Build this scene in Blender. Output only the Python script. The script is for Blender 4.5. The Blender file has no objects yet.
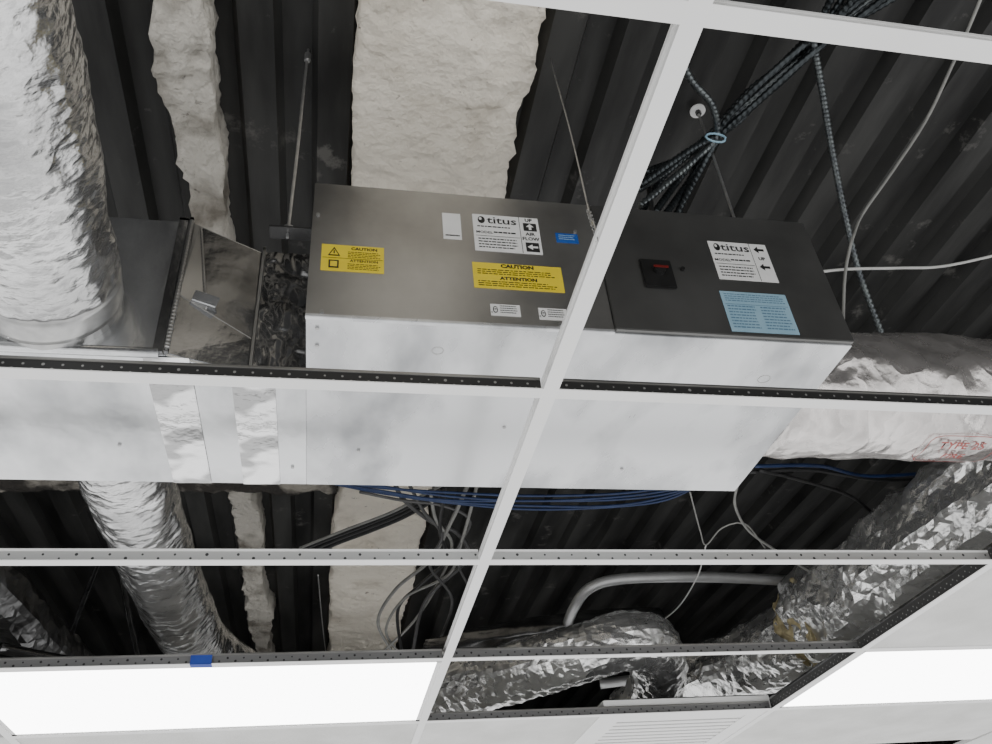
import bpy, bmesh, math, random
from mathutils import Vector, Matrix, noise
random.seed(7)
S = bpy.context.scene
C = S.collection
CZ = 2.0                      # eye height above the floor

# ---------------------------------------------------------------- camera
PX, PY = 496.0, 372.0
HV = Vector((4870-PX, 558-PY)); DV = Vector((309-PX, 1017-PY))
F = math.sqrt(-(HV.dot(DV)))
aX = Vector((HV.x, HV.y, F)).normalized()
aY = Vector((DV.x, DV.y, F)).normalized()
aZ = aX.cross(aY).normalized()
right = Vector((aX.x, aY.x, aZ.x)); down = Vector((aX.y, aY.y, aZ.y)); fwd = Vector((aX.z, aY.z, aZ.z))
cam = bpy.data.cameras.new('camera'); co = bpy.data.objects.new('camera', cam); C.objects.link(co)
m = Matrix.Identity(4)
for i in range(3):
    m[i][0] = right[i]; m[i][1] = -down[i]; m[i][2] = -fwd[i]
m[2][3] = CZ
co.matrix_world = m
cam.sensor_width = 36; cam.lens = F/992*36; cam.clip_start = 0.02
S.camera = co

def at(px, py, X=None, Y=None, Z=None):
    """point of the place seen at this photo pixel, on a plane given in metres from the eye"""
    v = Vector((px-PX, py-PY, F))
    d = Vector((aX.dot(v), aY.dot(v), aZ.dot(v)))
    if X is not None: t = X/d.x
    elif Y is not None: t = Y/d.y
    else: t = Z/d.z
    p = d*t
    return Vector((p.x, p.y, p.z+CZ))
def V(x, y, z): return Vector((x, y, z+CZ))

# ---------------------------------------------------------------- materials
def nodes(name):
    m = bpy.data.materials.new(name); m.use_nodes = True
    nt = m.node_tree; b = nt.nodes['Principled BSDF']
    return m, nt, b
def rgb(c): return (c[0], c[1], c[2], 1)
def mat(name, c1, c2=None, scale=8, metal=0.0, rough=0.5, bump=0, bscale=40, rvar=0, stretch=None, lo=.35, hi=.65, detail=6, crumple=0, cscale=14, bdist=.01, spec=.5, cdist=.02, specks=None):
    m, nt, b = nodes(name)
    b.inputs['Specular IOR Level'].default_value = spec
    tc = nt.nodes.new('ShaderNodeTexCoord'); src = tc.outputs['Object']; raw = src
    if stretch:
        mp = nt.nodes.new('ShaderNodeMapping'); mp.inputs['Scale'].default_value = stretch
        nt.links.new(src, mp.inputs[0]); src = mp.outputs[0]
    b.inputs['Metallic'].default_value = metal; b.inputs['Roughness'].default_value = rough
    b.inputs['Base Color'].default_value = rgb(c1)
    if c2:
        n = nt.nodes.new('ShaderNodeTexNoise'); n.inputs['Scale'].default_value = scale; n.inputs['Detail'].default_value = detail
        nt.links.new(src, n.inputs['Vector'])
        r = nt.nodes.new('ShaderNodeValToRGB'); r.color_ramp.elements[0].position = lo; r.color_ramp.elements[1].position = hi
        r.color_ramp.elements[0].color = rgb(c1); r.color_ramp.elements[1].color = rgb(c2)
        nt.links.new(n.outputs['Fac'], r.inputs[0]); out = r.outputs[0]
        if specks:      # (colour, scale, threshold)
            n3 = nt.nodes.new('ShaderNodeTexNoise'); n3.inputs['Scale'].default_value = specks[1]; n3.inputs['Detail'].default_value = 8; n3.inputs['Roughness'].default_value = .7
            nt.links.new(raw, n3.inputs['Vector'])
            r3 = nt.nodes.new('ShaderNodeValToRGB'); r3.color_ramp.elements[0].position = specks[2]; r3.color_ramp.elements[1].position = specks[2]+.08
            r3.color_ramp.elements[0].color = (0,0,0,1); r3.color_ramp.elements[1].color = (1,1,1,1)
            nt.links.new(n3.outputs['Fac'], r3.inputs[0])
            mx = nt.nodes.new('ShaderNodeMix'); mx.data_type = 'RGBA'
            nt.links.new(r3.outputs[0], mx.inputs[0]); nt.links.new(out, mx.inputs[6]); mx.inputs[7].default_value = rgb(specks[0]); out = mx.outputs[2]
        nt.links.new(out, b.inputs['Base Color'])
        if rvar:
            mr = nt.nodes.new('ShaderNodeMapRange'); mr.inputs['To Min'].default_value = rough-rvar; mr.inputs['To Max'].default_value = rough+rvar
            nt.links.new(n.outputs['Fac'], mr.inputs[0]); nt.links.new(mr.outputs[0], b.inputs['Roughness'])
    last = None
    if bump:
        n2 = nt.nodes.new('ShaderNodeTexNoise'); n2.inputs['Scale'].default_value = bscale; n2.inputs['Detail'].default_value = 5
        nt.links.new(src, n2.inputs['Vector'])
        bp = nt.nodes.new('ShaderNodeBump'); bp.inputs['Strength'].default_value = bump; bp.inputs['Distance'].default_value = bdist
        nt.links.new(n2.outputs['Fac'], bp.inputs['Height']); last = bp
    if crumple:
        nn = nt.nodes.new('ShaderNodeTexNoise'); nn.inputs['Scale'].default_value = cscale*.6
        nt.links.new(src, nn.inputs['Vector'])
        ad = nt.nodes.new('ShaderNodeMix'); ad.data_type = 'VECTOR'; ad.inputs[0].default_value = .12
        nt.links.new(src, ad.inputs[4]); nt.links.new(nn.outputs['Color'], ad.inputs[5])
        vo = nt.nodes.new('ShaderNodeTexVoronoi'); vo.inputs['Scale'].default_value = cscale
        nt.links.new(ad.outputs[1], vo.inputs['Vector'])
        bp = nt.nodes.new('ShaderNodeBump'); bp.inputs['Strength'].default_value = crumple; bp.inputs['Distance'].default_value = cdist
        nt.links.new(vo.outputs['Distance'], bp.inputs['Height'])
        if last: nt.links.new(last.outputs[0], bp.inputs['Normal'])
        last = bp
    if last: nt.links.new(last.outputs[0], b.inputs['Normal'])
    return m
def perf(name, base, dot, pitch=.0254, r=.0032, metal=.6, rough=.45, axis=0):
    """strip with a row of punched holes, along object x or y"""
    m, nt, b = nodes(name)
    tc = nt.nodes.new('ShaderNodeTexCoord'); sx = nt.nodes.new('ShaderNodeSeparateXYZ'); nt.links.new(tc.outputs['Object'], sx.inputs[0])
    def M(op, a, c=None):
        n = nt.nodes.new('ShaderNodeMath'); n.operation = op
        for i, v in enumerate((a, c)):
            if v is None: continue
            if isinstance(v, (int, float)): n.inputs[i].default_value = v
            else: nt.links.new(v, n.inputs[i])
        return n.outputs[0]
    ax = sx.outputs[axis]
    fx = M('MULTIPLY', M('SUBTRACT', M('FRACT', M('DIVIDE', M('ADD', ax, 20.0), pitch)), .5), pitch)
    row = M('MULTIPLY', M('FRACT', M('DIVIDE', M('ADD', ax, 20.0), pitch*2)), 1.0)
    dz = M('ADD', sx.outputs[2], M('MULTIPLY', M('SUBTRACT', M('GREATER_THAN', row, .5), .5), .008))
    d = M('SQRT', M('ADD', M('MULTIPLY', fx, fx), M('MULTIPLY', dz, dz)))
    nz = nt.nodes.new('ShaderNodeTexNoise'); nz.inputs['Scale'].default_value = 25; nt.links.new(tc.outputs['Object'], nz.inputs['Vector'])
    k = M('LESS_THAN', d, M('MULTIPLY', nz.outputs['Fac'], r*2))
    mx = nt.nodes.new('ShaderNodeMix'); mx.data_type = 'RGBA'
    nt.links.new(k, mx.inputs[0]); mx.inputs[6].default_value = rgb(base); mx.inputs[7].default_value = rgb(dot)
    nt.links.new(mx.outputs[2], b.inputs['Base Color'])
    b.inputs['Metallic'].default_value = metal; b.inputs['Roughness'].default_value = rough
    return m
def emis(name, c, s):
    m, nt, b = nodes(name)
    b.inputs['Base Color'].default_value = rgb(c); b.inputs['Emission Color'].default_value = rgb(c); b.inputs['Emission Strength'].default_value = s
    return m
M = {}
M['tee'] = mat('white_enamel', (.87,.87,.86), (.83,.83,.82), 6, rough=.38)
M['web_dark'] = perf('punched_web_dark', (.06,.06,.06), (.42,.42,.41), pitch=.0127, r=.0019, metal=.6)  # galvanised web with its shade put into the dark base colour
M['web_dark_y'] = perf('punched_web_dark_runner', (.08,.08,.08), (.42,.42,.41), pitch=.0127, r=.0019, metal=.6, axis=1)  # runner web, likewise darkened in colour for shade
M['web_mid'] = perf('punched_web_grey', (.22,.22,.22), (.03,.03,.03), pitch=.020, r=.0026, metal=.6)
M['web_light'] = perf('punched_web_light', (.5,.5,.49), (.05,.05,.05), pitch=.03, r=.0026, metal=.5)
M['galv'] = mat('galvanised_sheet', (.30,.31,.32), (.72,.73,.74), 3.0, metal=.62, rough=.28, rvar=.14, bump=.14, bscale=3, bdist=.025, detail=5, lo=.34, hi=.54, stretch=(1.6,.8,1))
M['galv_shiny'] = mat('shiny_galvanised_sheet', (.36,.37,.38), (.76,.77,.78), 3.0, metal=.92, rough=.22, rvar=.12, bump=.22, bscale=4, bdist=.025, lo=.34, hi=.56, detail=5, stretch=(1.6,.8,1))
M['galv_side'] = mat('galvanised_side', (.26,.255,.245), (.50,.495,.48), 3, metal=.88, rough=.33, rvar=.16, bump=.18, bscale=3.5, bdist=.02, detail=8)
M['galv_mid'] = mat('shaded_galvanised', (.12,.12,.12), (.36,.36,.36), 6, metal=.92, rough=.22, rvar=.1, bump=.35, bscale=8, bdist=.02)  # copy of the galvanised sheet with shade put into its base colour
M['galv_dark'] = mat('dark_galvanised', (.10,.10,.10), (.24,.24,.24), 9, metal=.90, rough=.22, rvar=.1, bump=.3, bscale=8, bdist=.02)  # galvanised sheet in a darker base colour
M['cover'] = mat('grey_steel_cover', (.11,.11,.107), (.18,.18,.175), 4, metal=.75, rough=.38, rvar=.1, bump=.1, bscale=4, bdist=.02)
M['foil'] = mat('aluminium_foil', (.92,.92,.91), (.76,.76,.75), 10, metal=.88, rough=.27, rvar=.08, bump=.40, bscale=20, bdist=.02, crumple=.25, cscale=20)
M['foil_flex'] = mat('flexible_duct_foil', (.74,.74,.74), (.50,.50,.50), 7, metal=.96, rough=.24, rvar=.08, bump=.52, bscale=32, stretch=(1,1.5,1), crumple=.28, cscale=20)
M['foil_dim'] = mat('dimmed_foil', (.20,.20,.20), (.10,.10,.10), 12, metal=.85, rough=.33, bump=.4, bscale=14, crumple=.2, cscale=12, bdist=.02)  # foil copy with the dimness of its bay put into the colour
M['foil_wrap'] = mat('foil_scrim_wrap', (.84,.80,.78), (.68,.65,.63), 12, metal=.88, rough=.27, rvar=.06, bump=.45, bscale=18, crumple=.32, cscale=17)
M['tape'] = mat('foil_tape', (.42,.42,.42), (.95,.95,.95), 3.5, metal=1, rough=.15, bump=.25, bscale=4, stretch=(2.5,3,1), bdist=.03, lo=.44, hi=.52, detail=2)  # grey and white reflection bands put into the foil colour
M['deck'] = mat('dark_steel_deck', (.009,.009,.0088), (.050,.050,.048), 3.0, metal=.0, rough=.55, stretch=(3,.6,1), bump=.15, bscale=8, spec=.4, detail=12, lo=.36, hi=.66, specks=((.11,.107,.10), 7, .61))
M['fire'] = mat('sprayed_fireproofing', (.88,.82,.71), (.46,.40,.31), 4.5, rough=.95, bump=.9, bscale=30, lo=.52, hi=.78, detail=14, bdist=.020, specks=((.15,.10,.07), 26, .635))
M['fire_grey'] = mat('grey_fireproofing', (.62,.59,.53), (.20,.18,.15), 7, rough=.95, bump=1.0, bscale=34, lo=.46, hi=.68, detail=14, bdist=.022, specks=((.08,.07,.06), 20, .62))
M['fire_dim'] = mat('dimmed_fireproofing', (.42,.39,.34), (.05,.045,.04), 7, rough=.95, bump=1.0, bscale=34, lo=.42, hi=.56, detail=15, bdist=.02)  # mottled fireproofing, darkened in colour to stand in for dimmer light
M['white_cable'] = mat('white_jacket', (.7,.7,.68), (.6,.6,.58), 20, rough=.45)
M['grey_cable'] = mat('grey_jacket', (.30,.30,.28), (.22,.22,.21), 20, rough=.45)
M['dark_cable'] = mat('dark_grey_jacket', (.09,.09,.09), (.06,.06,.06), 20, rough=.45)
M['blue_cable'] = mat('blue_jacket', (.006,.020,.075), (.012,.034,.11), 20, rough=.4)
M['black_cable'] = mat('black_jacket', (.012,.012,.013), (.02,.02,.02), 20, rough=.45)
M['armor'] = mat('armored_sheath', (.07,.08,.085), (.035,.04,.043), 40, metal=.85, rough=.35)
M['armor_light'] = mat('bright_armored_sheath', (.18,.20,.20), (.10,.11,.12), 40, metal=.85, rough=.35)
M['steel'] = mat('zinc_steel', (.55,.55,.54), (.4,.4,.4), 30, metal=.85, rough=.35)
M['pipe'] = mat('grey_conduit', (.50,.51,.51), (.42,.42,.42), 12, metal=.5, rough=.4)
M['yellow'] = mat('yellow_vinyl', (.84,.66,.03), (.80,.62,.03), 30, rough=.4)
M['paper'] = mat('white_vinyl', (.84,.84,.83), (.80,.80,.79), 30, rough=.4)
M['pale_blue'] = mat('pale_blue_paper', (.28,.46,.58), (.32,.50,.62), 30, rough=.5)
M['blue'] = mat('blue_vinyl', (.01,.08,.36), (.02,.10,.40), 30, rough=.4)
M['blue_tape'] = mat('blue_masking_tape', (.015,.045,.32), (.02,.06,.36), 30, rough=.6)
M['ink'] = mat('black_ink', (.012,.012,.012), (.02,.02,.02), 30, rough=.5)
M['blue_ink'] = mat('blue_grey_ink', (.10,.20,.30), (.12,.22,.32), 30, rough=.5)
M['red'] = mat('dark_red_plastic', (.16,.012,.010), (.13,.012,.010), 30, rough=.4)
M['red_ink'] = mat('faded_red_ink', (.42,.09,.08), (.38,.09,.08), 30, rough=.5)
M['black'] = mat('black_plastic', (.008,.008,.008), (.014,.014,.014), 30, rough=.4)
M['tile'] = mat('mineral_fibre_tile', (.78,.78,.765), (.66,.66,.64), 5, rough=.9, bump=.4, bscale=150)
M['lens'] = emis('lit_lens', (1,1,1), 9)
M['wool'] = mat('glass_wool', (.62,.54,.32), (.34,.28,.16), 30, rough=1, bump=1, bscale=60)
M['wall'] = mat('dark_masonry', (.02,.02,.02), (.035,.035,.033), 3, rough=.9, bump=.3, bscale=20)

# ---------------------------------------------------------------- mesh helpers
def bx(bm, x0, x1, y0, y1, z0, z1):
    vs = [bm.verts.new((x, y, z)) for x in (x0, x1) for y in (y0, y1) for z in (z0, z1)]
    for f in ((0,1,3,2),(4,6,7,5),(0,4,5,1),(2,3,7,6),(0,2,6,4),(1,5,7,3)): bm.faces.new([vs[i] for i in f])
def box(x0, x1, y0, y1, z0, z1, bev=0):
    bm = bmesh.new(); bx(bm, x0, x1, y0, y1, z0+CZ, z1+CZ)
    if bev: bmesh.ops.bevel(bm, geom=bm.edges[:], offset=bev, segments=2, affect='EDGES')
    return bm
W = {}
def obj(name, bm, m, parent=None, smooth=False):
    bmesh.ops.recalc_face_normals(bm, faces=bm.faces[:])
    me = bpy.data.meshes.new(name)
    xs = [v.co.x for v in bm.verts]; ys = [v.co.y for v in bm.verts]; zs = [v.co.z for v in bm.verts]
    c = Vector(((min(xs)+max(xs))/2, (min(ys)+max(ys))/2, (min(zs)+max(zs))/2))
    bmesh.ops.translate(bm, verts=bm.verts[:], vec=-c)
    bm.to_mesh(me); bm.free()
    if smooth:
        for p in me.polygons: p.use_smooth = True
    me.materials.append(m)
    o = bpy.data.objects.new(name, me); C.objects.link(o)
    W[o.name] = c
    if parent: o.parent = parent; o.location = c - W[parent.name]
    else: o.location = c
    return o
def thing(name, label, cat, loc, group=None):
    o = bpy.data.objects.new(name, None); C.objects.link(o); o.location = loc; o.empty_display_size = .05
    W[o.name] = Vector(loc); o['label'] = label; o['category'] = cat
    if group: o['group'] = group
    return o
def tag(o, label, cat, group=None, kind=None):
    o['label'] = label; o['category'] = cat
    if group: o['group'] = group
    if kind: o['kind'] = kind
    return o
def struct(name, bm, m):
    o = obj(name, bm, m); o['kind'] = 'structure'; return o
def smoothpath(pts, step):
    P = [pts[0]*2-pts[1]] + list(pts) + [pts[-1]*2-pts[-2]]
    out = []
    for i in range(1, len(P)-2):
        n = max(2, int((P[i+1]-P[i]).length/step))
        for k in range(n):
            t = k/n; a, b, c, d = P[i-1], P[i], P[i+1], P[i+2]
            out.append(.5*((2*b)+(c-a)*t+(2*a-5*b+4*c-d)*t*t+(3*b-a-3*c+d)*t**3))
    out.append(Vector(pts[-1])); return out
def tube(bm, pts, r, seg=8, step=.03, rf=None, caps=True, straight=False):
    if straight: path = [Vector(p) for p in pts]
    else: path = smoothpath([Vector(p) for p in pts], step)
    n = len(path); rings = []; s = 0
    t = (path[1]-path[0]).normalized(); up = Vector((0,0,1)) if abs(t.z) < .9 else Vector((1,0,0))
    u = t.cross(up).normalized()
    for i, p in enumerate(path):
        if i: s += (p-path[i-1]).length
        t = (path[min(i+1,n-1)]-path[max(i-1,0)]).normalized()
        u = (u - t*u.dot(t)).normalized(); w = t.cross(u)
        ring = []
        for k in range(seg):
            a = 2*math.pi*k/seg
            rr = rf(s, a, p) if rf else r
            ring.append(bm.verts.new(p+(u*math.cos(a)+w*math.sin(a))*rr))
        rings.append(ring)
    for i in range(n-1):
        for k in range(seg):
            bm.faces.new((rings[i][k], rings[i][(k+1)%seg], rings[i+1][(k+1)%seg], rings[i+1][k]))
    if caps: bm.faces.new(rings[0]); bm.faces.new(rings[-1])
    return bm
def cyl(p0, p1, r, seg=16): return tube(bmesh.new(), [p0, p1], r, seg, straight=True)

# ---------------------------------------------------------------- world
w = bpy.data.worlds.new('room_glow'); S.world = w; w.use_nodes = True
nt = w.node_tree; bg = nt.nodes['Background']
tc = nt.nodes.new('ShaderNodeTexCoord'); sx = nt.nodes.new('ShaderNodeSeparateXYZ'); nt.links.new(tc.outputs['Generated'], sx.inputs[0])
rp = nt.nodes.new('ShaderNodeValToRGB'); mr = nt.nodes.new('ShaderNodeMapRange')
mr.inputs['From Min'].default_value = -1; mr.inputs['From Max'].default_value = 1
nt.links.new(sx.outputs[2], mr.inputs[0]); nt.links.new(mr.outputs[0], rp.inputs[0])
e = rp.color_ramp.elements
e[0].position = 0; e[0].color = (.50,.50,.50,1); e[1].position = .51; e[1].color = (.010,.010,.011,1)
k = e.new(.28); k.color = (1,1,1,1); k = e.new(.45); k.color = (.74,.74,.73,1)
nt.links.new(rp.outputs[0], bg.inputs[0]); bg.inputs[1].default_value = 1.75

# ---------------------------------------------------------------- the setting
H = .73; TX = [-.905, .321, 1.555, 2.785]; RY = [.381, 1.001, 1.609, 2.221, 2.828, 3.438, 4.05]
DK = 1.75
bm = bmesh.new(); x = -5.0; prof = []
while x < 9:
    prof += [(x, 0), (x+.075, 0), (x+.090, .040), (x+.155, .040)]; x += .17
for i in range(len(prof)-1):
    a, b = prof[i], prof[i+1]
    bm.faces.new([bm.verts.new(V(a[0],-2,DK-.03+a[1])), bm.verts.new(V(b[0],-2,DK-.03+b[1])), bm.verts.new(V(b[0],10,DK-.03+b[1])), bm.verts.new(V(a[0],10,DK-.03+a[1]))])
bx(bm, -5, 9, -2, 10, DK+CZ+.03, DK+CZ+.1)
struct('ceiling', bm, M['deck'])
struct('wall_back', box(-5, 9, 10, 10.1, .8, DK+.1), M['wall'])
struct('wall_front', box(-5, 9, -2.1, -2, .8, DK+.1), M['wall'])
struct('wall_left', box(-5.1, -5, -2, 10, .8, DK+.1), M['wall'])
struct('wall_right', box(9, 9.1, -2, 10, .8, DK+.1), M['wall'])
# lower ceiling carried on past the open bays, added to darken the void above
bm = box(-5, 9, RY[6]+.012, 10, H+.001, H+.018); bx(bm, TX[3]+.012, 9, RY[3], RY[6]+.012, H+.001+CZ, H+.018+CZ); bx(bm, -5, TX[0]-.012, RY[4], RY[6]+.012, H+.001+CZ, H+.018+CZ)
struct('ceiling', bm, M['tile'])

def fire_beam(x0, x1, zb, ya, yb, along='Y', seed=0, amp=.02, mm='fire'):
    bm = bmesh.new(); wd = x1-x0; top = DK+.02
    pr = []; n = 22
    for k in range(4): pr.append((x0, top-(top-zb)*k/4, -1))
    for k in range(n+1): pr.append((x0+wd*k/n, zb, 0))
    for k in range(1, 5): pr.append((x1, zb+(top-zb)*k/4, 1))
    N = int((yb-ya)/.016); rows = []
    for i in range(N+1):
        y = ya+(yb-ya)*i/N; row = []
        for (x, z, sd) in pr:
            q = Vector((x*9+seed, y*9, z*9)); q2 = q*3.1
            patch = .35+.9*max(0, min(1, .5+noise.noise(Vector((x*4, y*3, seed)))*1.6))
            d = (noise.noise(q)*amp*.9+noise.noise(q2)*amp*.6+noise.noise(q*7)*amp*.35)*patch
            sde = 1 if x > (x0+x1)/2 else 0
            edge = noise.noise(Vector((seed+sde*7, y*2.2, 0)))*amp*1.6 + noise.noise(Vector((seed*2+sde*5, y*9, 3)))*amp*.9+ noise.noise(Vector((seed*3+sde*5, y*37, z*30)))*amp*.5
            xx = x+edge*(1 if sde else -1)*abs(2*(x-x0)/wd-1); zz = z+d
            row.append(bm.verts.new(V(xx, y, zz) if along == 'Y' else V(y, xx, zz)))
        rows.append(row)
    for i in range(N):
        for k in range(len(pr)-1): bm.faces.new((rows[i][k], rows[i][k+1], rows[i+1][k+1], rows[i+1][k]))
    bm.faces.new(rows[0]); bm.faces.new(rows[-1][::-1])
    return obj('fireproofed_beam', bm, M[mm], smooth=True)
G = 'beams coated in sprayed fireproofing'
tag(fire_beam(.022, .40, 1.64, -.6, 7.5, seed=3), 'wide cream beam thick with rough sprayed fireproofing, passing over the labelled unit', 'beam', G)
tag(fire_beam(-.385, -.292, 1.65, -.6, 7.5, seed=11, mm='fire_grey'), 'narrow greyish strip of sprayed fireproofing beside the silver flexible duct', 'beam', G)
tag(fire_beam(2.72, 2.90, 1.60, -2.8, .02, 'X', seed=21, mm='fire_dim'), 'fireproofed cross member darkened for shade, just visible below the left duct', 'beam', G)

# ---------------------------------------------------------------- suspended grid
def main_tee(x, label, web='tee'):
    t = thing('main_tee', label, 'ceiling grid bar', V(x, 1.5, H), 'white main runners of the ceiling grid')
    obj('flange', box(x-.012, x+.012, -.8, 5.2, H, H+.0016), M['tee'], t)
    bm = box(x-.0012, x+.0012, -.8, 5.2, H+.0016, H+.036)
    obj('web', bm, M[web], t)
    obj('bulb', box(x-.004, x+.004, -.8, 5.2, H+.034, H+.042, .001), M['tee' if web == 'tee' else 'galv_mid'], t)
    return t
main_tee(TX[1], 'long white main grid runner crossing the whole picture diagonally')
main_tee(TX[2], 'main grid runner with dark perforated web at bottom right ahead of the lit panel', 'web_dark_y')
main_tee(TX[0], 'white main grid runner at the far left end of the lit panel')
def cross_tee(c, r, kind, label):
    x0, x1 = TX[c]+.012, TX[c+1]-.012; y = RY[r]; wm = ('web_light', 'web_dark', 'web_mid')[kind]
    t = thing('cross_tee', label, 'ceiling grid bar', V((x0+x1)/2, y, H), 'white cross bars of the ceiling grid')
    obj('flange', box(x0, x1, y-.012, y+.012, H, H+.0016), M['tee'], t)
    obj('web', box(x0, x1, y-.001, y+.001, H+.0016, H+.025), M[wm], t)
    obj('bulb', box(x0, x1, y-.0035, y+.0035, H+.024, H+.029, .001), M['galv_side'] if kind else M['tee'], t)
    return t
cross_tee(0, 0, 0, 'white cross bar clipped by the top edge, left of the long runner')
cross_tee(1, 0, 0, 'nearest white cross bar, at top right over the armored cables')
cross_tee(0, 1, 1, 'cross bar with dark perforated web below the yellow stickers')
cross_tee(1, 1, 1, 'cross bar with dark web below the unit end with pale blue sticker')
cross_tee(0, 2, 0, 'pale perforated cross bar in front of the lower flexible duct')
cross_tee(1, 2, 0, 'pale perforated cross bar just above the bent grey conduit')
cross_tee(0, 3, 2, 'cross bar along the near edge of the large lit panel, with blue tape')
cross_tee(1, 3, 2, 'cross bar in front of the crumpled foil elbow')
cross_tee(2, 3, 2, 'cross bar between the plain tile and the right lit panel')
cross_tee(0, 4, 2, 'cross bar along the far edge of the large lit panel')
cross_tee(1, 4, 2, 'cross bar beside the white slatted diffuser')
cross_tee(2, 4, 2, 'cross bar along the far edge of the right lit panel')
cross_tee(2, 2, 0, 'cross bar at the right edge on the near side of the plain tile')
st = thing('cross_tee', 'short bar between the farthest tile and the slatted diffuser', 'ceiling grid bar', V(.935, RY[4]+.3, H), 'white cross bars of the ceiling grid')
obj('flange', box(.923, .947, RY[4]+.012, RY[5]-.012, H, H+.0016), M['tee'], st)
obj('web', box(.934, .936, RY[4]+.012, RY[5]-.012, H+.0016, H+.027), M['web_light'], st)

def light(c, r, label):
    x0, x1, y0, y1 = TX[c]+.006, TX[c+1]-.006, RY[r]+.006, RY[r+1]-.006
    t = thing('ceiling_light', label, 'ceiling light', V((x0+x1)/2, (y0+y1)/2, H), 'lit rectangular ceiling panels')
    z = H+.002
    bm = bmesh.new()
    for a in ((x0, x1, y0, y0+.018), (x0, x1, y1-.018, y1), (x0, x0+.018, y0, y1), (x1-.018, x1, y0, y1)): bx(bm, *a, z+CZ, z+CZ+.014)
    bx(bm, x0, x1, y0, y1, z+CZ+.012, z+CZ+.022)
    obj('frame', bm, M['tee'], t)
    obj('diffuser', box(x0+.014, x1-.014, y0+.010, y1-.014, z+.001, z+.009), M['lens'], t)
light(0, 3, 'large lit white ceiling panel at bottom left')
light(2, 3, 'lit white ceiling panel at bottom right')
def tile(x0, x1, r, label):
    o = obj('ceiling_tile', box(x0+.004, x1-.004, RY[r]+.004, RY[r+1]-.004, H+.002, H+.017, .002), M['tile'])
    tag(o, label, 'ceiling tile', 'white mineral ceiling tiles')
tile(TX[2], TX[3], 2, 'off-white ceiling tile at right edge above the right lit panel')
tile(TX[0], TX[1], 4, 'off-white ceiling tile beyond the large lit panel')
tile(TX[1], .935, 4, 'off-white ceiling tile left of the slatted diffuser')
tile(TX[2], TX[3], 4, 'off-white ceiling tile beyond the right lit panel')
# slatted diffuser
t = thing('air_diffuser', 'white slatted air diffuser at the bottom edge', 'air vent', V(1.24, RY[4]+.3, H))
cx, cy = (.935+TX[2])/2, (RY[4]+RY[5])/2; hx = TX[2]-cx-.004
obj('backing', box(cx-hx+.01, cx+hx-.01, cy-.295, cy+.295, H+.05, H+.055), M['black'], t)
bm = bmesh.new()
for a in ((cx-hx, cx+hx, cy-.302, cy-.235), (cx-hx, cx+hx, cy+.235, cy+.302), (cx-hx, cx-hx+.07, cy-.235, cy+.235), (cx+hx-.07, cx+hx, cy-.235, cy+.235)): bx(bm, *a, H+.002+CZ, H+.05+CZ)
obj('frame', bm, M['tee'], t)
for i in range(10):
    y = cy-.212+i*.047
    obj('slat', box(cx-hx+.07, cx+hx-.07, y-.016, y+.016, H+.004, H+.008, .001), M['tee'], t)
# blue tape on the grid
p = at(200, 662, Z=H)
bm = box(p.x-.026, p.x+.026, RY[3]-.0135, RY[3]-.0120, H-.001, H+.022); bx(bm, p.x-.026, p.x+.026, RY[3]-.0135, RY[3]+.012, H-.0012+CZ, H-.0004+CZ)
tag(obj('masking_tape', bm, M['blue_tape']), 'scrap of blue masking tape stuck on the grid bar by the lit panel', 'tape')

# ---------------------------------------------------------------- air terminal unit
X0, X1, Y0, Y1, Z0, Z1 = -.052, .925, 1.05, 1.592, .90, 1.219
u = thing('air_terminal_unit', 'grey sheet metal air terminal box with yellow and white stickers', 'air handling box', V((X0+X1)/2, (Y0+Y1)/2, Z0))
obj('body', box(X0, X1, Y0, Y1, Z0, Z1, .0008), M['galv'], u)
XS = .468
obj('side_panel', box(X0-.001, XS, Y0-.006, Y0-.0005, Z0+.003, Z1+.002, .001), M['galv_side'], u)
obj('control_cover', box(XS+.002, X1+.001, Y0-.010, Y0-.0005, Z0+.003, Z1-.002, .0015), M['cover'], u)
obj('bottom_lip', box(X0-.001, XS, Y0-.007, Y0+.002, Z0-.003, Z0+.004, .001), M['galv'], u)
YF = Y0-.0062; YC = Y0-.0102
for (sx_, sy_) in ((X0+.018, 1.075), (X0+.018, 1.12), (.30, 1.22), (.05, 1.45), (.62, 1.50), (.88, 1.2), (.33, 1.35)):
    obj('screw', cyl(V(sx_, sy_, Z0-.003), V(sx_, sy_, Z0+.001), .0035, 10), M['steel'], u)
for px_, py_ in ((322, 312), (560, 325), (575, 232), (318, 215)):
    p = at(px_, py_, Y=YF); obj('screw', cyl(p-Vector((0,.003,0)), p, .0035, 10), M['steel'], u)
for kx, ky, kr in ((.17, 1.12, .010), (.80, 1.16, .012)):
    bm = bmesh.new(); tube(bm, [V(kx+kr*math.cos(a*.5236), ky+kr*math.sin(a*.5236), Z0) for a in range(13)], .0007, 6, straight=True)
    obj('knockout', bm, M['galv_side'], u)

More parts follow.
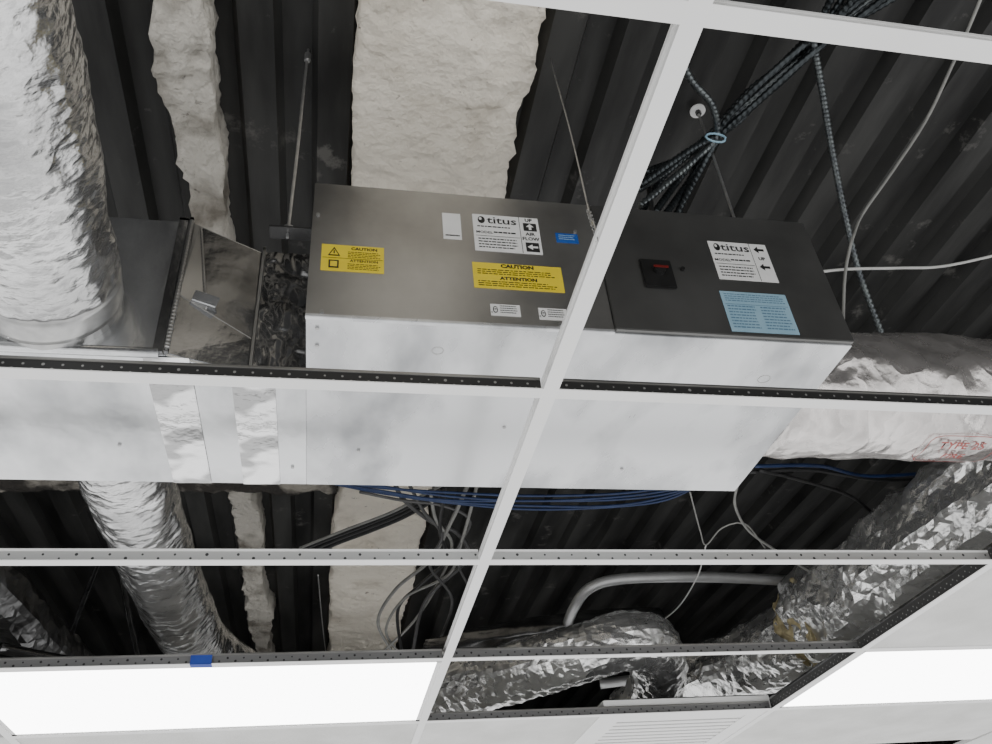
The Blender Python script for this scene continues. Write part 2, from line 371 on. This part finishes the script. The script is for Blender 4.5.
def text_into(bm, s, x, z, size, y, bold=0, spacing=1, sq=1):
    cu = bpy.data.curves.new('t', 'FONT'); cu.body = s; cu.size = size; cu.align_x = 'CENTER'; cu.align_y = 'CENTER'; cu.offset = bold; cu.space_character = spacing; cu.resolution_u = 2
    o = bpy.data.objects.new('t', cu); C.objects.link(o)
    bpy.context.view_layer.update()
    me = bpy.data.meshes.new_from_object(o.evaluated_get(bpy.context.evaluated_depsgraph_get()))
    n0 = len(bm.verts); bm.from_mesh(me); bm.verts.ensure_lookup_table()
    for v in bm.verts[n0:]:
        v.co = Vector((x+v.co.x*sq, y, z+v.co.y))
    bpy.data.objects.remove(o); bpy.data.curves.remove(cu); bpy.data.meshes.remove(me)
def sticker(name, label, c0, c1, yf, base, items, th=.0008):
    a = at(*c0, Y=yf); b = at(*c1, Y=yf); w_, h_ = b.x-a.x, a.z-b.z
    s = obj(name, box(a.x, b.x, yf-th, yf, b.z-CZ, a.z-CZ), base, u); s['label'] = label
    groups = {}
    for it in items:
        mk = it[-1]; bm = groups.setdefault(mk, bmesh.new()); yy = yf-th-(.0012 if len(it) > 0 and it[0] == 'T2' else .0005)
        X_ = lambda q: a.x+q*w_
        Z_ = lambda q: a.z-q*h_
        if it[0] in ('T', 'T2'): text_into(bm, it[1], X_(it[2]), Z_(it[3]), it[4]*h_, yy, bold=it[5], sq=it[6])
        elif it[0] == 'R':
            bm.faces.new([bm.verts.new((X_(q), yy, Z_(r))) for q, r in ((it[1], it[2]), (it[3], it[2]), (it[3], it[4]), (it[1], it[4]))])
        elif it[0] in ('P', 'P2', 'P3'):
            dd = {'P': .0, 'P2': .0004, 'P3': .0008}[it[0]]
            bm.faces.new([bm.verts.new((X_(q), yy-dd, Z_(r))) for q, r in it[1]])
        elif it[0] == 'L':      # rows of fine print
            _, q0, r0, q1, r1, n, mk = it
            rr = random.Random(int(q0*100+r0*10+n))
            for k in range(n):
                r_ = r0+(r1-r0)*k/n; hh = (r1-r0)/n*.38; q = q0
                end = q1-(rr.random()*.15*(q1-q0))
                while q < end:
                    wq = (.02+rr.random()*.05); qe = min(q+wq, end)
                    bm.faces.new([bm.verts.new((X_(aa), yy, Z_(bb))) for aa, bb in ((q, r_), (qe, r_), (qe, r_+hh), (q, r_+hh))]); q = qe+.012
    for mk, bm in groups.items():
        obj('lettering', bm, M[mk], s)
    return s
sticker('sticker', 'small yellow caution sticker at the left end', (322,244), (384,274), YF, M['yellow'],
    [('T','CAUTION',.68,.13,.14,.0003,1.15,'ink'), ('L',.42,.25,.95,.50,4,'ink'), ('T','ATTENTION',.68,.60,.12,.0002,1.15,'ink'), ('L',.42,.71,.95,.95,4,'ink'), ('R',.02,.51,.98,.525,'ink'),
     ('P',((.10,.44),(.20,.10),(.30,.44)),'ink'), ('P2',((.13,.40),(.20,.18),(.27,.40)),'yellow'), ('P3',((.19,.24),(.21,.24),(.21,.36),(.19,.36)),'ink'),
     ('P',((.12,.60),(.28,.60),(.28,.90),(.12,.90)),'ink'), ('P2',((.145,.65),(.255,.65),(.255,.85),(.145,.85)),'yellow')])
sticker('sticker', 'small plain white sticker beside the branded one', (442,213), (462,240), YF, M['paper'], [('L',.12,.84,.9,.97,1,'ink')])
def circ(cx_, cy_, rx_, ry_): return tuple((cx_+rx_*math.cos(k*.5236), cy_+ry_*math.sin(k*.5236)) for k in range(12))
logo = [('T','titus',.44,.155,.27,.0003,1.25,'ink'), ('P',circ(.13,.155,.055,.10),'ink'), ('P2',circ(.115,.13,.022,.04),'paper')]
lab = logo+[('L',.06,.32,.6,.40,1,'ink'), ('T','MODEL',.16,.50,.09,.0001,1.1,'ink'), ('L',.30,.46,.66,.56,1,'ink'), ('L',.06,.66,.66,.96,4,'ink'), ('R',.03,.59,.68,.602,'ink'), ('R',.70,.0,.708,1,'ink')]
sticker('sticker', 'white branded sticker with airflow arrow boxes above the large yellow sticker', (472,214), (543,255), YF, M['paper'],
    lab+[('T','UP',.85,.08,.12,.0004,1,'ink'), ('R',.76,.16,.96,.38,'ink'), ('P2',((.86,.18),(.92,.27),(.80,.27)),'paper'), ('P2',((.84,.27),(.88,.27),(.88,.35),(.84,.35)),'paper'),
     ('T','AIR',.85,.47,.12,.0003,1,'ink'), ('T','FLOW',.85,.60,.12,.0003,1,'ink'), ('R',.76,.70,.96,.95,'ink'), ('P2',((.78,.825),(.86,.75),(.86,.90)),'paper'), ('P2',((.86,.80),(.94,.80),(.94,.85),(.86,.85)),'paper')])
sticker('sticker', 'small blue sticker right of the airflow arrows', (555,233), (579,244), YF, M['blue'], [('L',.12,.2,.9,.8,3,'pale_blue')])
sticker('sticker', 'large yellow caution sticker', (472,262), (565,293), YF, M['yellow'],
    [('T','CAUTION',.5,.11,.19,.0005,1.15,'ink'), ('L',.05,.26,.95,.50,3,'ink'), ('T','ATTENTION',.5,.60,.17,.0004,1.15,'ink'), ('L',.05,.72,.95,.96,3,'ink')])
def cert(c0, c1, lb):
    sticker('sticker', lb, c0, c1, YF, M['paper'], [('P',circ(.16,.5,.085,.30),'ink'), ('P2',circ(.16,.5,.065,.22),'paper'), ('T2','ETL',.16,.5,.26,.0002,.8,'ink'), ('L',.32,.12,.93,.88,4,'ink'), ('T','c',.04,.72,.28,.0001,1,'ink')])
cert((490,304), (521,317), 'left one of two small white certification stickers')
cert((538,308), (568,321), 'right one of two small white certification stickers')
sticker('sticker', 'white branded sticker right of the black switch opening', (707,241), (779,283), YC, M['paper'],
    lab+[('P',((.76,.16),(.84,.07),(.84,.25)),'ink'), ('R',.84,.13,.94,.19,'ink'), ('T','UP',.85,.40,.11,.0004,1,'ink'), ('P',((.76,.62),(.84,.53),(.84,.71)),'ink'), ('R',.84,.59,.94,.65,'ink')])
sticker('sticker', 'pale blue wiring diagram sticker', (719,291), (800,335), YC, M['pale_blue'],
    [('L',.05,.06,.95,.28,4,'blue_ink'), ('L',.05,.36,.48,.95,8,'blue_ink'), ('L',.54,.36,.95,.95,8,'blue_ink'), ('R',.03,.32,.97,.33,'blue_ink')])
# switch opening
a = at(638, 260, Y=YC); b = at(677, 290, Y=YC)
sw = obj('switch_housing', box(a.x, b.x, YC-.006, YC, b.z-CZ, a.z-CZ, .002), M['black'], u)
c_ = (a+b)/2
obj('rotary_knob', cyl(Vector((c_.x+.003, YC-.014, c_.z+.004)), Vector((c_.x+.003, YC-.006, c_.z+.004)), .010, 16), M['black'], sw)
obj('pointer', box(c_.x-.010, c_.x+.018, YC-.016, YC-.0135, c_.z-CZ+.006, c_.z-CZ+.010), M['red'], sw)
p = at(682, 270, Y=YC); obj('grommet', cyl(p, p-Vector((0,.006,0)), .004, 12), M['black'], u)

# ---------------------------------------------------------------- sheet metal duct left of the unit
XA, XB = -.281, -.148; YN = 1.167; YM = 1.215
def prism(x0, x1, ya, yb, yf=1.592, za=.90, zb=1.222, zc=None):
    zc = zc or zb
    bm = bmesh.new()
    v = [bm.verts.new(V(*q)) for q in ((x0,ya,za),(x0,yf,za),(x0,yf,zb),(x0,ya,zb),(x1,yb,za),(x1,yf,za),(x1,yf,zc),(x1,yb,zc))]
    for f in ((0,1,2,3),(4,7,6,5),(0,4,5,1),(1,5,6,2),(2,6,7,3),(3,7,4,0)): bm.faces.new([v[i] for i in f])
    bmesh.ops.bevel(bm, geom=bm.edges[:], offset=.0008, segments=2, affect='EDGES')
    return bm
d = thing('sheet_metal_duct', 'rectangular galvanised duct joined to the left of the labelled box', 'duct', V(-.8, 1.38, .9))
obj('straight_section', prism(-2.2, XA, YN, YN), M['galv_shiny'], d)
obj('transition', prism(XA, XB, YN, YM, zc=1.20), M['galv_shiny'], d)
obj('connector', prism(XB, X0-.0005, YM, YM, zb=1.20, zc=1.20), M['galv_shiny'], d)
obj('highlight_tube', cyl(V(-2.2, YN+.002, .906), V(XA-.012, YN+.002, .906), .009, 20), M['galv_shiny'], d, True)  # tube added along the bottom edge to catch a bright band
# closed near face of the transition: flat folded panels meeting on slanted seams
def ny(x): return YN+(YM-YN)*(x-XA)/(XB-XA)-.002
def plate(pts, mm, dy=(0,0,0,0), name='folded_panel'):
    bm = bmesh.new(); n = len(pts)
    a_ = [bm.verts.new(V(q[0], q[1]-e_, q[2])) for q, e_ in zip(pts, dy)]; b_ = [bm.verts.new(v.co+Vector((0, .003, 0))) for v in a_]
    bm.faces.new(a_); bm.faces.new(b_[::-1])
    for k in range(n): bm.faces.new((a_[k], b_[k], b_[(k+1)%n], a_[(k+1)%n]))
    obj(name, bm, M[mm], d)
xl, xr = XA+.004, XB-.004; xm = XA+.050
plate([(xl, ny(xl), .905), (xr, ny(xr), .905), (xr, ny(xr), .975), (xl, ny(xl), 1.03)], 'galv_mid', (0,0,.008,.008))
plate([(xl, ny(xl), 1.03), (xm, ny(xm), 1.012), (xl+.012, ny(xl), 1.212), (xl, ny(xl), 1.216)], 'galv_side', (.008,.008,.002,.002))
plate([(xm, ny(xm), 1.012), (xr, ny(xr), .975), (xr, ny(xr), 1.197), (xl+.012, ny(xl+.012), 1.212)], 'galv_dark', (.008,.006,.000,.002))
def ribbed(p0, p1, r):     # a rolled seam with a close row of ridges
    L = (p1-p0).length; n = int(L/.0015); bm = bmesh.new()
    tube(bm, [p0+(p1-p0)*k/n for k in range(n+1)], r, 8, straight=True, rf=lambda s, a, p: r*(1+.16*math.sin(s*2*math.pi/.008)))
    return bm
obj('ribbed_seam', ribbed(V(xl-.002, ny(xl)-.009, 1.216), V(xl-.002, ny(xl)-.009, .91), .0042), M['galv_side'], d, True)
obj('ribbed_seam', ribbed(V(xl+.014, ny(xl+.012)-.005, 1.208), V(xm, ny(xm)-.009, 1.012), .0026), M['galv_side'], d, True)
obj('slanted_seam', tube(bmesh.new(), [V(xl, ny(xl)-.008, 1.03), V(xr, ny(xr)-.007, .975)], .0014, 8, straight=True), M['galv_side'], d)
def joint(x, yn, top, out=.020, wd=.004):
    bm = box(x-wd, x+wd, yn-out, yn+.004, .905, top+.006); bx(bm, x-wd, x+wd, yn-out, 1.59, top+CZ, top+.008+CZ)
    return bm
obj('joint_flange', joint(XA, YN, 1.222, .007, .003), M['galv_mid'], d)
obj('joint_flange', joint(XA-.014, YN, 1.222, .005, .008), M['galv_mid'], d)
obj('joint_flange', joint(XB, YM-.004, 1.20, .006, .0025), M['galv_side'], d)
# dark foil-wrapped collar between the transition and the box
bm = bmesh.new(); rows = []
for i in range(111):
    row = []
    for k in range(33):
        x = XB+.004+(X0-XB-.006)*k/32; z = .902+.296*i/110
        q = Vector((x*22, z*14, 1))
        row.append(bm.verts.new(V(x, YM-.004-.014*abs(noise.noise(q))-.006*abs(noise.noise(q*2.7)), z)))
    rows.append(row)
for i in range(110):
    for k in range(32): bm.faces.new((rows[i][k], rows[i][k+1], rows[i+1][k+1], rows[i+1][k]))
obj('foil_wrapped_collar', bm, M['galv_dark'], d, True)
# bracket plate on the transition
p = at(207, 303, Y=1.175)
bm = box(p.x-.022, p.x+.022, 1.156, 1.159, p.z-CZ-.010, p.z-CZ+.010, .001); bx(bm, p.x-.022, p.x+.022, 1.158, 1.19, p.z-.012, p.z-.010)
bmesh.ops.rotate(bm, verts=bm.verts[:], cent=p, matrix=Matrix.Rotation(.30, 3, 'Y'))
bmesh.ops.rotate(bm, verts=bm.verts[:], cent=p, matrix=Matrix.Rotation(.28, 3, 'X'))
obj('bracket_plate', bm, M['galv_shiny'], d)
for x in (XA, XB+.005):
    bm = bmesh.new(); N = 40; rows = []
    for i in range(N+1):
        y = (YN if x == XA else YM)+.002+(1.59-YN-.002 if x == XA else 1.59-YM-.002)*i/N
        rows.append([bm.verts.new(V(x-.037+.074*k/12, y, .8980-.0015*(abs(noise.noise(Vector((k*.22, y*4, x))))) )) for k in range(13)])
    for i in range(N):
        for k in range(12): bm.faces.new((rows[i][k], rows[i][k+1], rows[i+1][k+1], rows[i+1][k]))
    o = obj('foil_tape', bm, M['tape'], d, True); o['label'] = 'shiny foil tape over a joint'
for (x, y) in ((-.4, 1.45), (-.7, 1.3), (-.08, 1.52)):
    obj('screw', cyl(V(x, y, .897), V(x, y, .901), .0035, 10), M['steel'], d)
obj('collar', cyl(V(-.47, YN-.045, 1.0), V(-.47, YN, 1.0), .102, 40), M['steel'], d)

# ---------------------------------------------------------------- flexible ducts
def flex(name, pts, r, label, group, m, seg=48, step=.012, ridge=.0025, wr=.006, pitch=.032, seed=0, cat='flexible duct', parent=None, fold=0, facet=0):
    def rf(s, a, p):
        q = Vector((math.cos(a)*2.2+seed, math.sin(a)*2.2, s*9))
        q2 = Vector((math.cos(a)*5+seed, math.sin(a)*5, s*30))
        q3 = Vector((math.cos(a)*1.3+seed, math.sin(a)*1.3, s*3))
        q4 = Vector((math.cos(a)*9+seed, math.sin(a)*9, s*60))
        return r+ridge*math.sin(2*math.pi*s/pitch+a)+wr*noise.noise(q)+wr*.5*abs(noise.noise(q2))+wr*.25*noise.noise(q4)+fold*(1-2*abs(noise.noise(q3)))
    bm = bmesh.new(); tube(bm, pts, r, seg, step, rf)
    if facet:       # small sharp creases of crumpled foil
        rr = random.Random(seed)
        for v in bm.verts: v.co += Vector((rr.uniform(-1,1), rr.uniform(-1,1), rr.uniform(-1,1)))*facet
        bmesh.ops.triangulate(bm, faces=[f for f in bm.faces if len(f.verts) == 4])
    o = obj(name, bm, m, parent, not facet)
    if not parent: tag(o, label, cat, group)
    return o
GF = 'silver flexible ducts'
flex('flexible_duct', [V(-.475, 1.135, 1.0), V(-.462, .95, 1.0), V(-.44, .6, .995), V(-.43, .25, 1.0), V(-.42, -.3, 1.02)], .108, 'thick crinkled silver flexible duct filling the upper left corner', GF, M['foil_flex'], seed=1, seg=80, step=.006, wr=.007, ridge=.0006)
bm = bmesh.new(); tube(bm, [V(-.475, 1.137, 1.0), V(-.470, 1.085, 1.0)], .112, 48, .01, lambda s, a, p: .113+.002*noise.noise(Vector((math.cos(a)*3, math.sin(a)*3, s*20))))
tag(obj('foil_tape_band', bm, M['steel'], None, True), 'smooth band of foil tape round the end of the thick flexible duct', 'tape')
flex('flexible_duct', [V(-.455, 1.60, 1.01), V(-.45, 1.9, 1.0), V(-.43, 2.4, .985), V(-.40, 2.85, 1.0), V(-.30, 3.5, 1.1)], .094, 'silver flexible duct running away below the left duct towards the lit panel', GF, M['foil_flex'], seed=5, wr=.007, ridge=.0006, seg=64, step=.008)
t = flex('insulated_duct', [V(.93, 1.375, 1.035), V(1.3, 1.38, 1.035), V(1.8, 1.38, 1.04), V(3.2, 1.4, 1.05)], .142, 'round foil-wrapped duct with faded red print entering the unit from the right', None, M['foil_wrap'], seed=9, ridge=0, wr=.008, cat='duct', step=.012, fold=.003, seg=64)
# red print wrapped on its underside
RS = .1525
def onduct(x, ang): return V(x, 1.38-math.cos(ang)*RS, 1.037-math.sin(ang)*RS)
def wrap_text(s, x, ang, size):
    bm = bmesh.new(); text_into(bm, s, 0, 0, size, 0, .0006, 1.1)
    for v in bm.verts: v.co = onduct(x+v.co.x, ang-v.co.z/RS)
    return bm
par = t; SX = 1.36; SA = math.radians(88)
obj('printed_lettering', wrap_text('TYPE 25', SX, SA-.14, .030), M['red_ink'], par)
obj('printed_lettering', wrap_text('FIRE', SX, SA+.12, .028), M['red_ink'], par)
N = 40
def ring_pt(k, s):
    a_ = 2*math.pi*k/N; cx_, sy_ = math.cos(a_), math.sin(a_)
    q = (abs(cx_)**6+abs(sy_)**6)**(-1/6)
    return onduct(SX+cx_*q*(.088-s), SA+sy_*q*(.052-s)/RS)
bm = bmesh.new()
A_ = [bm.verts.new(ring_pt(k, 0)) for k in range(N)]; B_ = [bm.verts.new(ring_pt(k, .0020)) for k in range(N)]
for k in range(N): bm.faces.new((A_[k], A_[(k+1)%N], B_[(k+1)%N], B_[k]))
obj('printed_border', bm, M['red_ink'], par)

flex('insulated_duct', [V(2.08, 1.72, 1.14), V(2.03, 2.1, 1.12), V(1.98, 2.6, 1.10), V(1.93, 2.95, 1.10)], .180, 'large loosely foil-wrapped duct at the right edge under the printed duct', None, M['foil'], seed=13, ridge=0, wr=.014, cat='duct', step=.020, fold=.024, seg=60, facet=.0030)
bm = bmesh.new(); tube(bm, [V(1.95, 2.90, 1.10), V(1.885, 3.06, 1.09)], .15, 40, .008, lambda s, a, p: .200-.35*s+.045*noise.noise(Vector((math.cos(a)*4, math.sin(a)*4, s*30))))
tag(obj('glass_wool', bm, M['wool'], None, True), 'tuft of yellowish glass wool poking from a wrapped duct end', 'insulation')
flex('insulated_duct', [V(1.90, 3.05, 1.08), V(1.80, 3.3, 1.06), V(1.66, 3.6, 1.06), V(1.55, 4.2, 1.1)], .128, 'crumpled foil duct between the glass wool and the slatted diffuser', None, M['foil'], seed=17, ridge=0, wr=.012, cat='duct', step=.020, fold=.02, seg=44, facet=.0030)
flex('insulated_duct', [V(.40, 3.45, .98), V(.62, 3.27, .99), V(.88, 3.06, 1.0), V(1.08, 2.95, 1.02), V(1.22, 3.0, 1.02), V(1.30, 3.2, .96), V(1.30, 3.5, .88)], .102, 'crumpled foil duct bending over behind the lowest grid opening', None, M['foil'], seed=23, ridge=.002, wr=.008, cat='duct', step=.018, fold=.008, seg=40, facet=.0024)
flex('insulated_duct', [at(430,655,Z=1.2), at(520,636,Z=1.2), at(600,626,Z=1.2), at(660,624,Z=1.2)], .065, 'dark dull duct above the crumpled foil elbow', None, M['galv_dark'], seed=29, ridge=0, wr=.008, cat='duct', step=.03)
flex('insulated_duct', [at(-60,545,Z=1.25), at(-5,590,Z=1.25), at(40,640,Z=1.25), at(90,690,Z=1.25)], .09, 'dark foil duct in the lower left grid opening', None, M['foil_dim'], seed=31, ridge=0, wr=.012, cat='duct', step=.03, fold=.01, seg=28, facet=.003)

# ---------------------------------------------------------------- rods, wires, conduit
rd = thing('hanger_rod', 'thin threaded hanger rod left of the labelled unit', 'hanger rod', V(-.097, 1.1, 1.147), 'threaded hanger rods')
bm = bmesh.new(); tube(bm, [V(-.097, 1.1, 1.13), V(-.093, 1.11, DK)], .003, 8, straight=False, step=.003, rf=lambda s, a, p: .0029+.0005*math.sin(s*2100+a)); obj('rod', bm, M['steel'], rd)
obj('nut', cyl(V(-.097, 1.1, 1.150), V(-.097, 1.1, 1.158), .009, 6), M['steel'], rd)
obj('bracket', box(-.13, X0, 1.085, 1.115, 1.140, 1.146, .001), M['galv_dark'], rd)
obj('anchor', cyl(V(-.093, 1.11, DK-.045), V(-.093, 1.11, DK-.02), .007, 12), M['steel'], rd)
rd = thing('hanger_rod', 'threaded hanger rod with a round white washer beside the armored cables', 'hanger rod', V(.84, 1.13, 1.22), 'threaded hanger rods')
bm = bmesh.new(); tube(bm, [V(.838, 1.13, 1.2), V(.846, 1.13, DK)], .003, 8, step=.003, rf=lambda s, a, p: .0032+.0005*math.sin(s*2100+a)); obj('rod', bm, M['steel'], rd)
obj('washer', cyl(V(.846, 1.13, DK-.050), V(.846, 1.13, DK-.045), .019, 24), M['paper'], rd)
obj('nut', cyl(V(.846, 1.13, DK-.062), V(.846, 1.13, DK-.050), .007, 6), M['black'], rd)
wp = [V(.321, .706, .755), V(.321, .71, .80), at(590,215,Z=.90), at(570,130,Z=1.3), at(550,58,Z=1.73)]
wr = thing('hanger_wire', 'thin twisted hanger wire tied to the long grid runner', 'wire', wp[0], 'thin hanger wires')
bm = bmesh.new(); tube(bm, wp, .0014, 6, .02); obj('wire', bm, M['steel'], wr)
bm = bmesh.new(); tube(bm, [wp[0]+(wp[2]-wp[0])*(k/60)*1.2+Vector((.003*math.cos(k*.9), .003*math.sin(k*.9), 0)) for k in range(61)], .0011, 6, straight=True); obj('twist', bm, M['steel'], wr)

def wire(name, pts, r, m, label, cat='cable', group=None, seg=8, arm=False):
    P = [at(a, b, Z=z) for a, b, z in pts]
    bm = bmesh.new()
    if arm: tube(bm, P, r, seg, .0035, lambda s, a, p: r*(1+.18*math.sin(s*2*math.pi/.014+a)))
    else: tube(bm, P, r, seg, .025)
    return tag(obj(name, bm, M[m], None, True), label, cat, group)
wire('hanger_wire', [(318,575,1.0),(322,620,1.3),(326,655,1.6)], .002, 'steel', 'thin vertical wire in the opening left of the wide beam', 'wire', 'thin hanger wires')
wire('conduit', [(566,628,1.2),(575,606,1.22),(590,588,1.25),(622,579,1.27),(700,577,1.27),(790,581,1.27),(850,588,1.27)], .021, 'pipe', 'pale grey conduit with a bent end in the lower right opening', 'pipe', None, 16)
wire('conduit', [(600,684,1.1),(680,674,1.1),(760,668,1.1),(850,662,1.1)], .022, 'pipe', 'pale grey straight pipe seen just below the third cross bar', 'pipe', None, 16)
wire('conduit', [(100,560,1.5),(80,610,1.5),(62,665,1.5)], .013, 'galv_dark', 'left one of two dark pipes in the lower left opening', 'pipe', 'dark pipes lower left', 12)
wire('conduit', [(120,560,1.45),(128,610,1.45),(140,665,1.45)], .013, 'galv_dark', 'right one of two dark pipes in the lower left opening', 'pipe', 'dark pipes lower left', 12)
wire('conduit', [(0,648,1.1),(60,660,1.1),(110,668,1.1)], .02, 'galv_dark', 'dark pipe running behind the blue taped grid bar', 'pipe', None, 12)
# cables, upper right
wire('white_cable', [(818,272,1.35),(850,269,1.38),(900,268,1.42),(945,266,1.45),(1010,252,1.5)], .0038, 'white_cable', 'bright white cable running level from the unit to the right edge')
wire('pale_cable', [(990,-25,1.55),(972,20,1.55),(950,70,1.55),(925,122,1.55),(890,175,1.55),(862,215,1.5),(852,240,1.4)], .0036, 'grey_cable', 'pale cable curving down from the top right corner')
GA = 'armored cables bundled at top right'
arm = [([(900,-30,1.6),(850,8,1.6),(800,48,1.58),(745,98,1.56),(712,138,1.55),(680,178,1.5),(655,212,1.35)], 'armored cable on the left edge of the tied bundle', 'armor'),
       ([(915,-25,1.6),(862,15,1.6),(810,55,1.58),(755,104,1.56),(716,140,1.55),(690,180,1.5),(665,215,1.35)], 'armored cable in the middle of the tied bundle', 'armor'),
       ([(880,-30,1.58),(835,20,1.6),(795,68,1.6),(760,100,1.6),(722,134,1.56),(700,170,1.5),(668,230,1.35)], 'armored cable on the right edge of the tied bundle', 'armor'),
       ([(925,-35,1.62),(870,0,1.62),(822,40,1.62),(765,88,1.6),(718,130,1.58),(672,168,1.52),(638,190,1.4)], 'armored cable splaying farthest left below the tie', 'armor_light'),
       ([(860,-30,1.62),(826,22,1.62),(790,60,1.62),(750,90,1.6),(712,132,1.58),(664,176,1.5),(640,215,1.35)], 'armored cable sagging second from left below the tie', 'armor'),
       ([(668,-20,1.5),(676,40,1.52),(690,78,1.53),(712,105,1.54),(716,136,1.55),(694,160,1.5),(640,206,1.35)], 'armored cable coming past the white washer into the tie', 'armor_light'),
       ([(812,35,1.58),(822,90,1.6),(832,150,1.6),(845,215,1.55),(860,275,1.45),(884,340,1.3)], 'single armored cable dropping to the printed duct', 'armor_light'),
       ([(812,36,1.56),(798,48,1.6),(770,78,1.62),(740,120,1.6),(690,150,1.5),(640,185,1.4)], 'armored cable crossing the bundle diagonally', 'armor'),
       ([(940,-30,1.64),(880,6,1.64),(830,36,1.64),(778,84,1.62),(726,124,1.6),(684,156,1.55),(646,172,1.45)], 'armored cable drooping along the top of the bundle', 'armor'),
       ([(845,-30,1.6),(815,30,1.62),(782,74,1.62),(738,108,1.6),(708,142,1.56),(686,190,1.5),(676,225,1.35)], 'armored cable fanning straight down behind the unit', 'armor')]
for pts, lb, mm in arm: wire('armored_cable', pts, .0076, mm, lb, 'cable', GA, arm=True)
wire('grey_cable', [(852,238,1.4),(845,275,1.35),(843,330,1.25)], .004, 'grey_cable', 'thin grey cable hanging beside the right end of the unit')
wire('black_cable', [(636,150,1.5),(648,185,1.45),(652,215,1.3)], .006, 'black_cable', 'short black cable behind the long grid runner')
p = at(716, 137, Z=1.53)
tag(obj('cable_tie', tube(bmesh.new(), [p+Vector((.024*math.cos(k*.5236), .004*k/12, .014*math.sin(k*.5236))) for k in range(13)], .0025, 6, straight=True), M['pale_blue']), 'pale blue tie round the armored cables', 'cable tie')
# blue bundle below the unit
GB = 'blue network cables behind the unit'
for i, lb in enumerate(('topmost', 'second', 'third', 'fourth', 'lowest')):
    o_ = (i-2)*3.4
    rr = random.Random(i)
    j = lambda: (rr.random()-.5)*5
    wire('network_cable', [(335,482+o_*.3,1.25),(380,490+o_*.6+j(),1.25),(450,498+o_+j(),1.25),(530,503+o_+j(),1.25),(610,502+o_+j(),1.25),(665,494+o_*.9,1.25),(705,482,1.25),(730,470,1.25)], .0042, 'blue_cable', lb+' blue network cable of the bundle under the unit', 'cable', GB)
GK = 'black cables by the wide beam'
for i, lb in enumerate(('upper', 'middle', 'lower')):
    wire('black_cable', [(285+i*8,556+i*3,1.4),(330,538+i*4,1.4),(372,522+i*4,1.4),(405,508+i*4,1.4),(440,488+i*4,1.4)], .0085, 'black_cable', lb+' thick black cable crossing the wide beam', 'cable', GK)
GL = 'looped cables left of the long runner'
wire('looped_cable', [(470,480,1.3),(452,520,1.3),(430,560,1.32),(395,590,1.34),(378,622,1.34),(392,652,1.3)], .007, 'grey_cable', 'grey looped cable, outermost on the left', 'cable', GL)
wire('looped_cable', [(445,485,1.3),(440,530,1.3),(446,560,1.32),(420,585,1.34),(398,610,1.34),(402,655,1.3)], .007, 'black_cable', 'black looped cable inside the grey one', 'cable', GL)
wire('looped_cable', [(430,490,1.3),(436,520,1.3),(452,545,1.32),(440,580,1.34),(415,620,1.34),(385,650,1.3)], .006, 'grey_cable', 'thin grey looped cable crossing the black one', 'cable', GL)
wire('looped_cable', [(478,482,1.3),(462,540,1.3),(448,575,1.32),(405,598,1.34),(386,630,1.34),(400,655,1.3)], .006, 'grey_cable', 'grey looped cable nearest to the long runner', 'cable', GL)
wire('looped_cable', [(410,486,1.28),(424,512,1.3),(442,536,1.3),(430,566,1.3),(452,600,1.3),(440,640,1.3)], .006, 'dark_cable', 'dark grey cable wandering right of the loops', 'cable', GL)
wire('looped_cable', [(395,484,1.28),(404,500,1.3),(432,522,1.32),(458,534,1.32),(466,560,1.32),(425,602,1.32),(412,655,1.3)], .0075, 'dark_cable', 'thick dark cable arching across the other loops', 'cable', GL)
wire('looped_cable', [(360,492,1.26),(400,500,1.28),(444,506,1.3),(470,522,1.3),(456,556,1.3),(470,590,1.3)], .005, 'dark_cable', 'thin dark cable dipping from the blue bundle', 'cable', GL)
wire('looped_cable', [(300,548,1.38),(345,530,1.38),(392,512,1.36),(425,494,1.32),(448,482,1.3)], .005, 'grey_cable', 'grey cable lying on the thick black cables', 'cable', GL)
GT = 'thin loose cables in the right openings'
wire('loose_cable', [(738,482,1.2),(735,505,1.2),(748,530,1.2),(775,550,1.2),(810,572,1.2)], .0045, 'grey_cable', 'grey cable looping down below the right corner of the unit', 'cable', GT)
wire('loose_cable', [(690,492,1.2),(700,530,1.2),(706,545,1.2),(722,528,1.2),(745,524,1.2),(765,548,1.2)], .0026, 'grey_cable', 'thin cable with a sharp bend under the unit', 'cable', GT)
wire('loose_cable', [(706,545,1.2),(698,575,1.2),(680,605,1.2),(660,622,1.2),(640,632,1.2)], .0026, 'white_cable', 'thin white cable hanging in front of the conduit', 'cable', GT)
wire('loose_cable', [(760,470,1.2),(800,480,1.25),(850,496,1.3),(880,520,1.3)], .006, 'black_cable', 'black cable sagging under the printed duct', 'cable', GT)
wire('loose_cable', [(755,466,1.2),(820,466,1.25),(870,476,1.3),(960,470,1.3),(1030,462,1.3)], .006, 'blue_cable', 'dark blue cable hugging the underside of the printed duct', 'cable', GT)
wire('loose_cable', [(750,472,1.2),(810,470,1.25),(880,480,1.3),(950,478,1.3),(1030,474,1.3)], .006, 'black_cable', 'black cable just below the dark blue one under the printed duct', 'cable', GT)
wire('loose_cable', [(806,560,1.2),(838,582,1.2),(856,612,1.2),(868,640,1.2)], .0035, 'dark_cable', 'dark cable trailing over the foil wrap above the third cross bar', 'cable', GT)
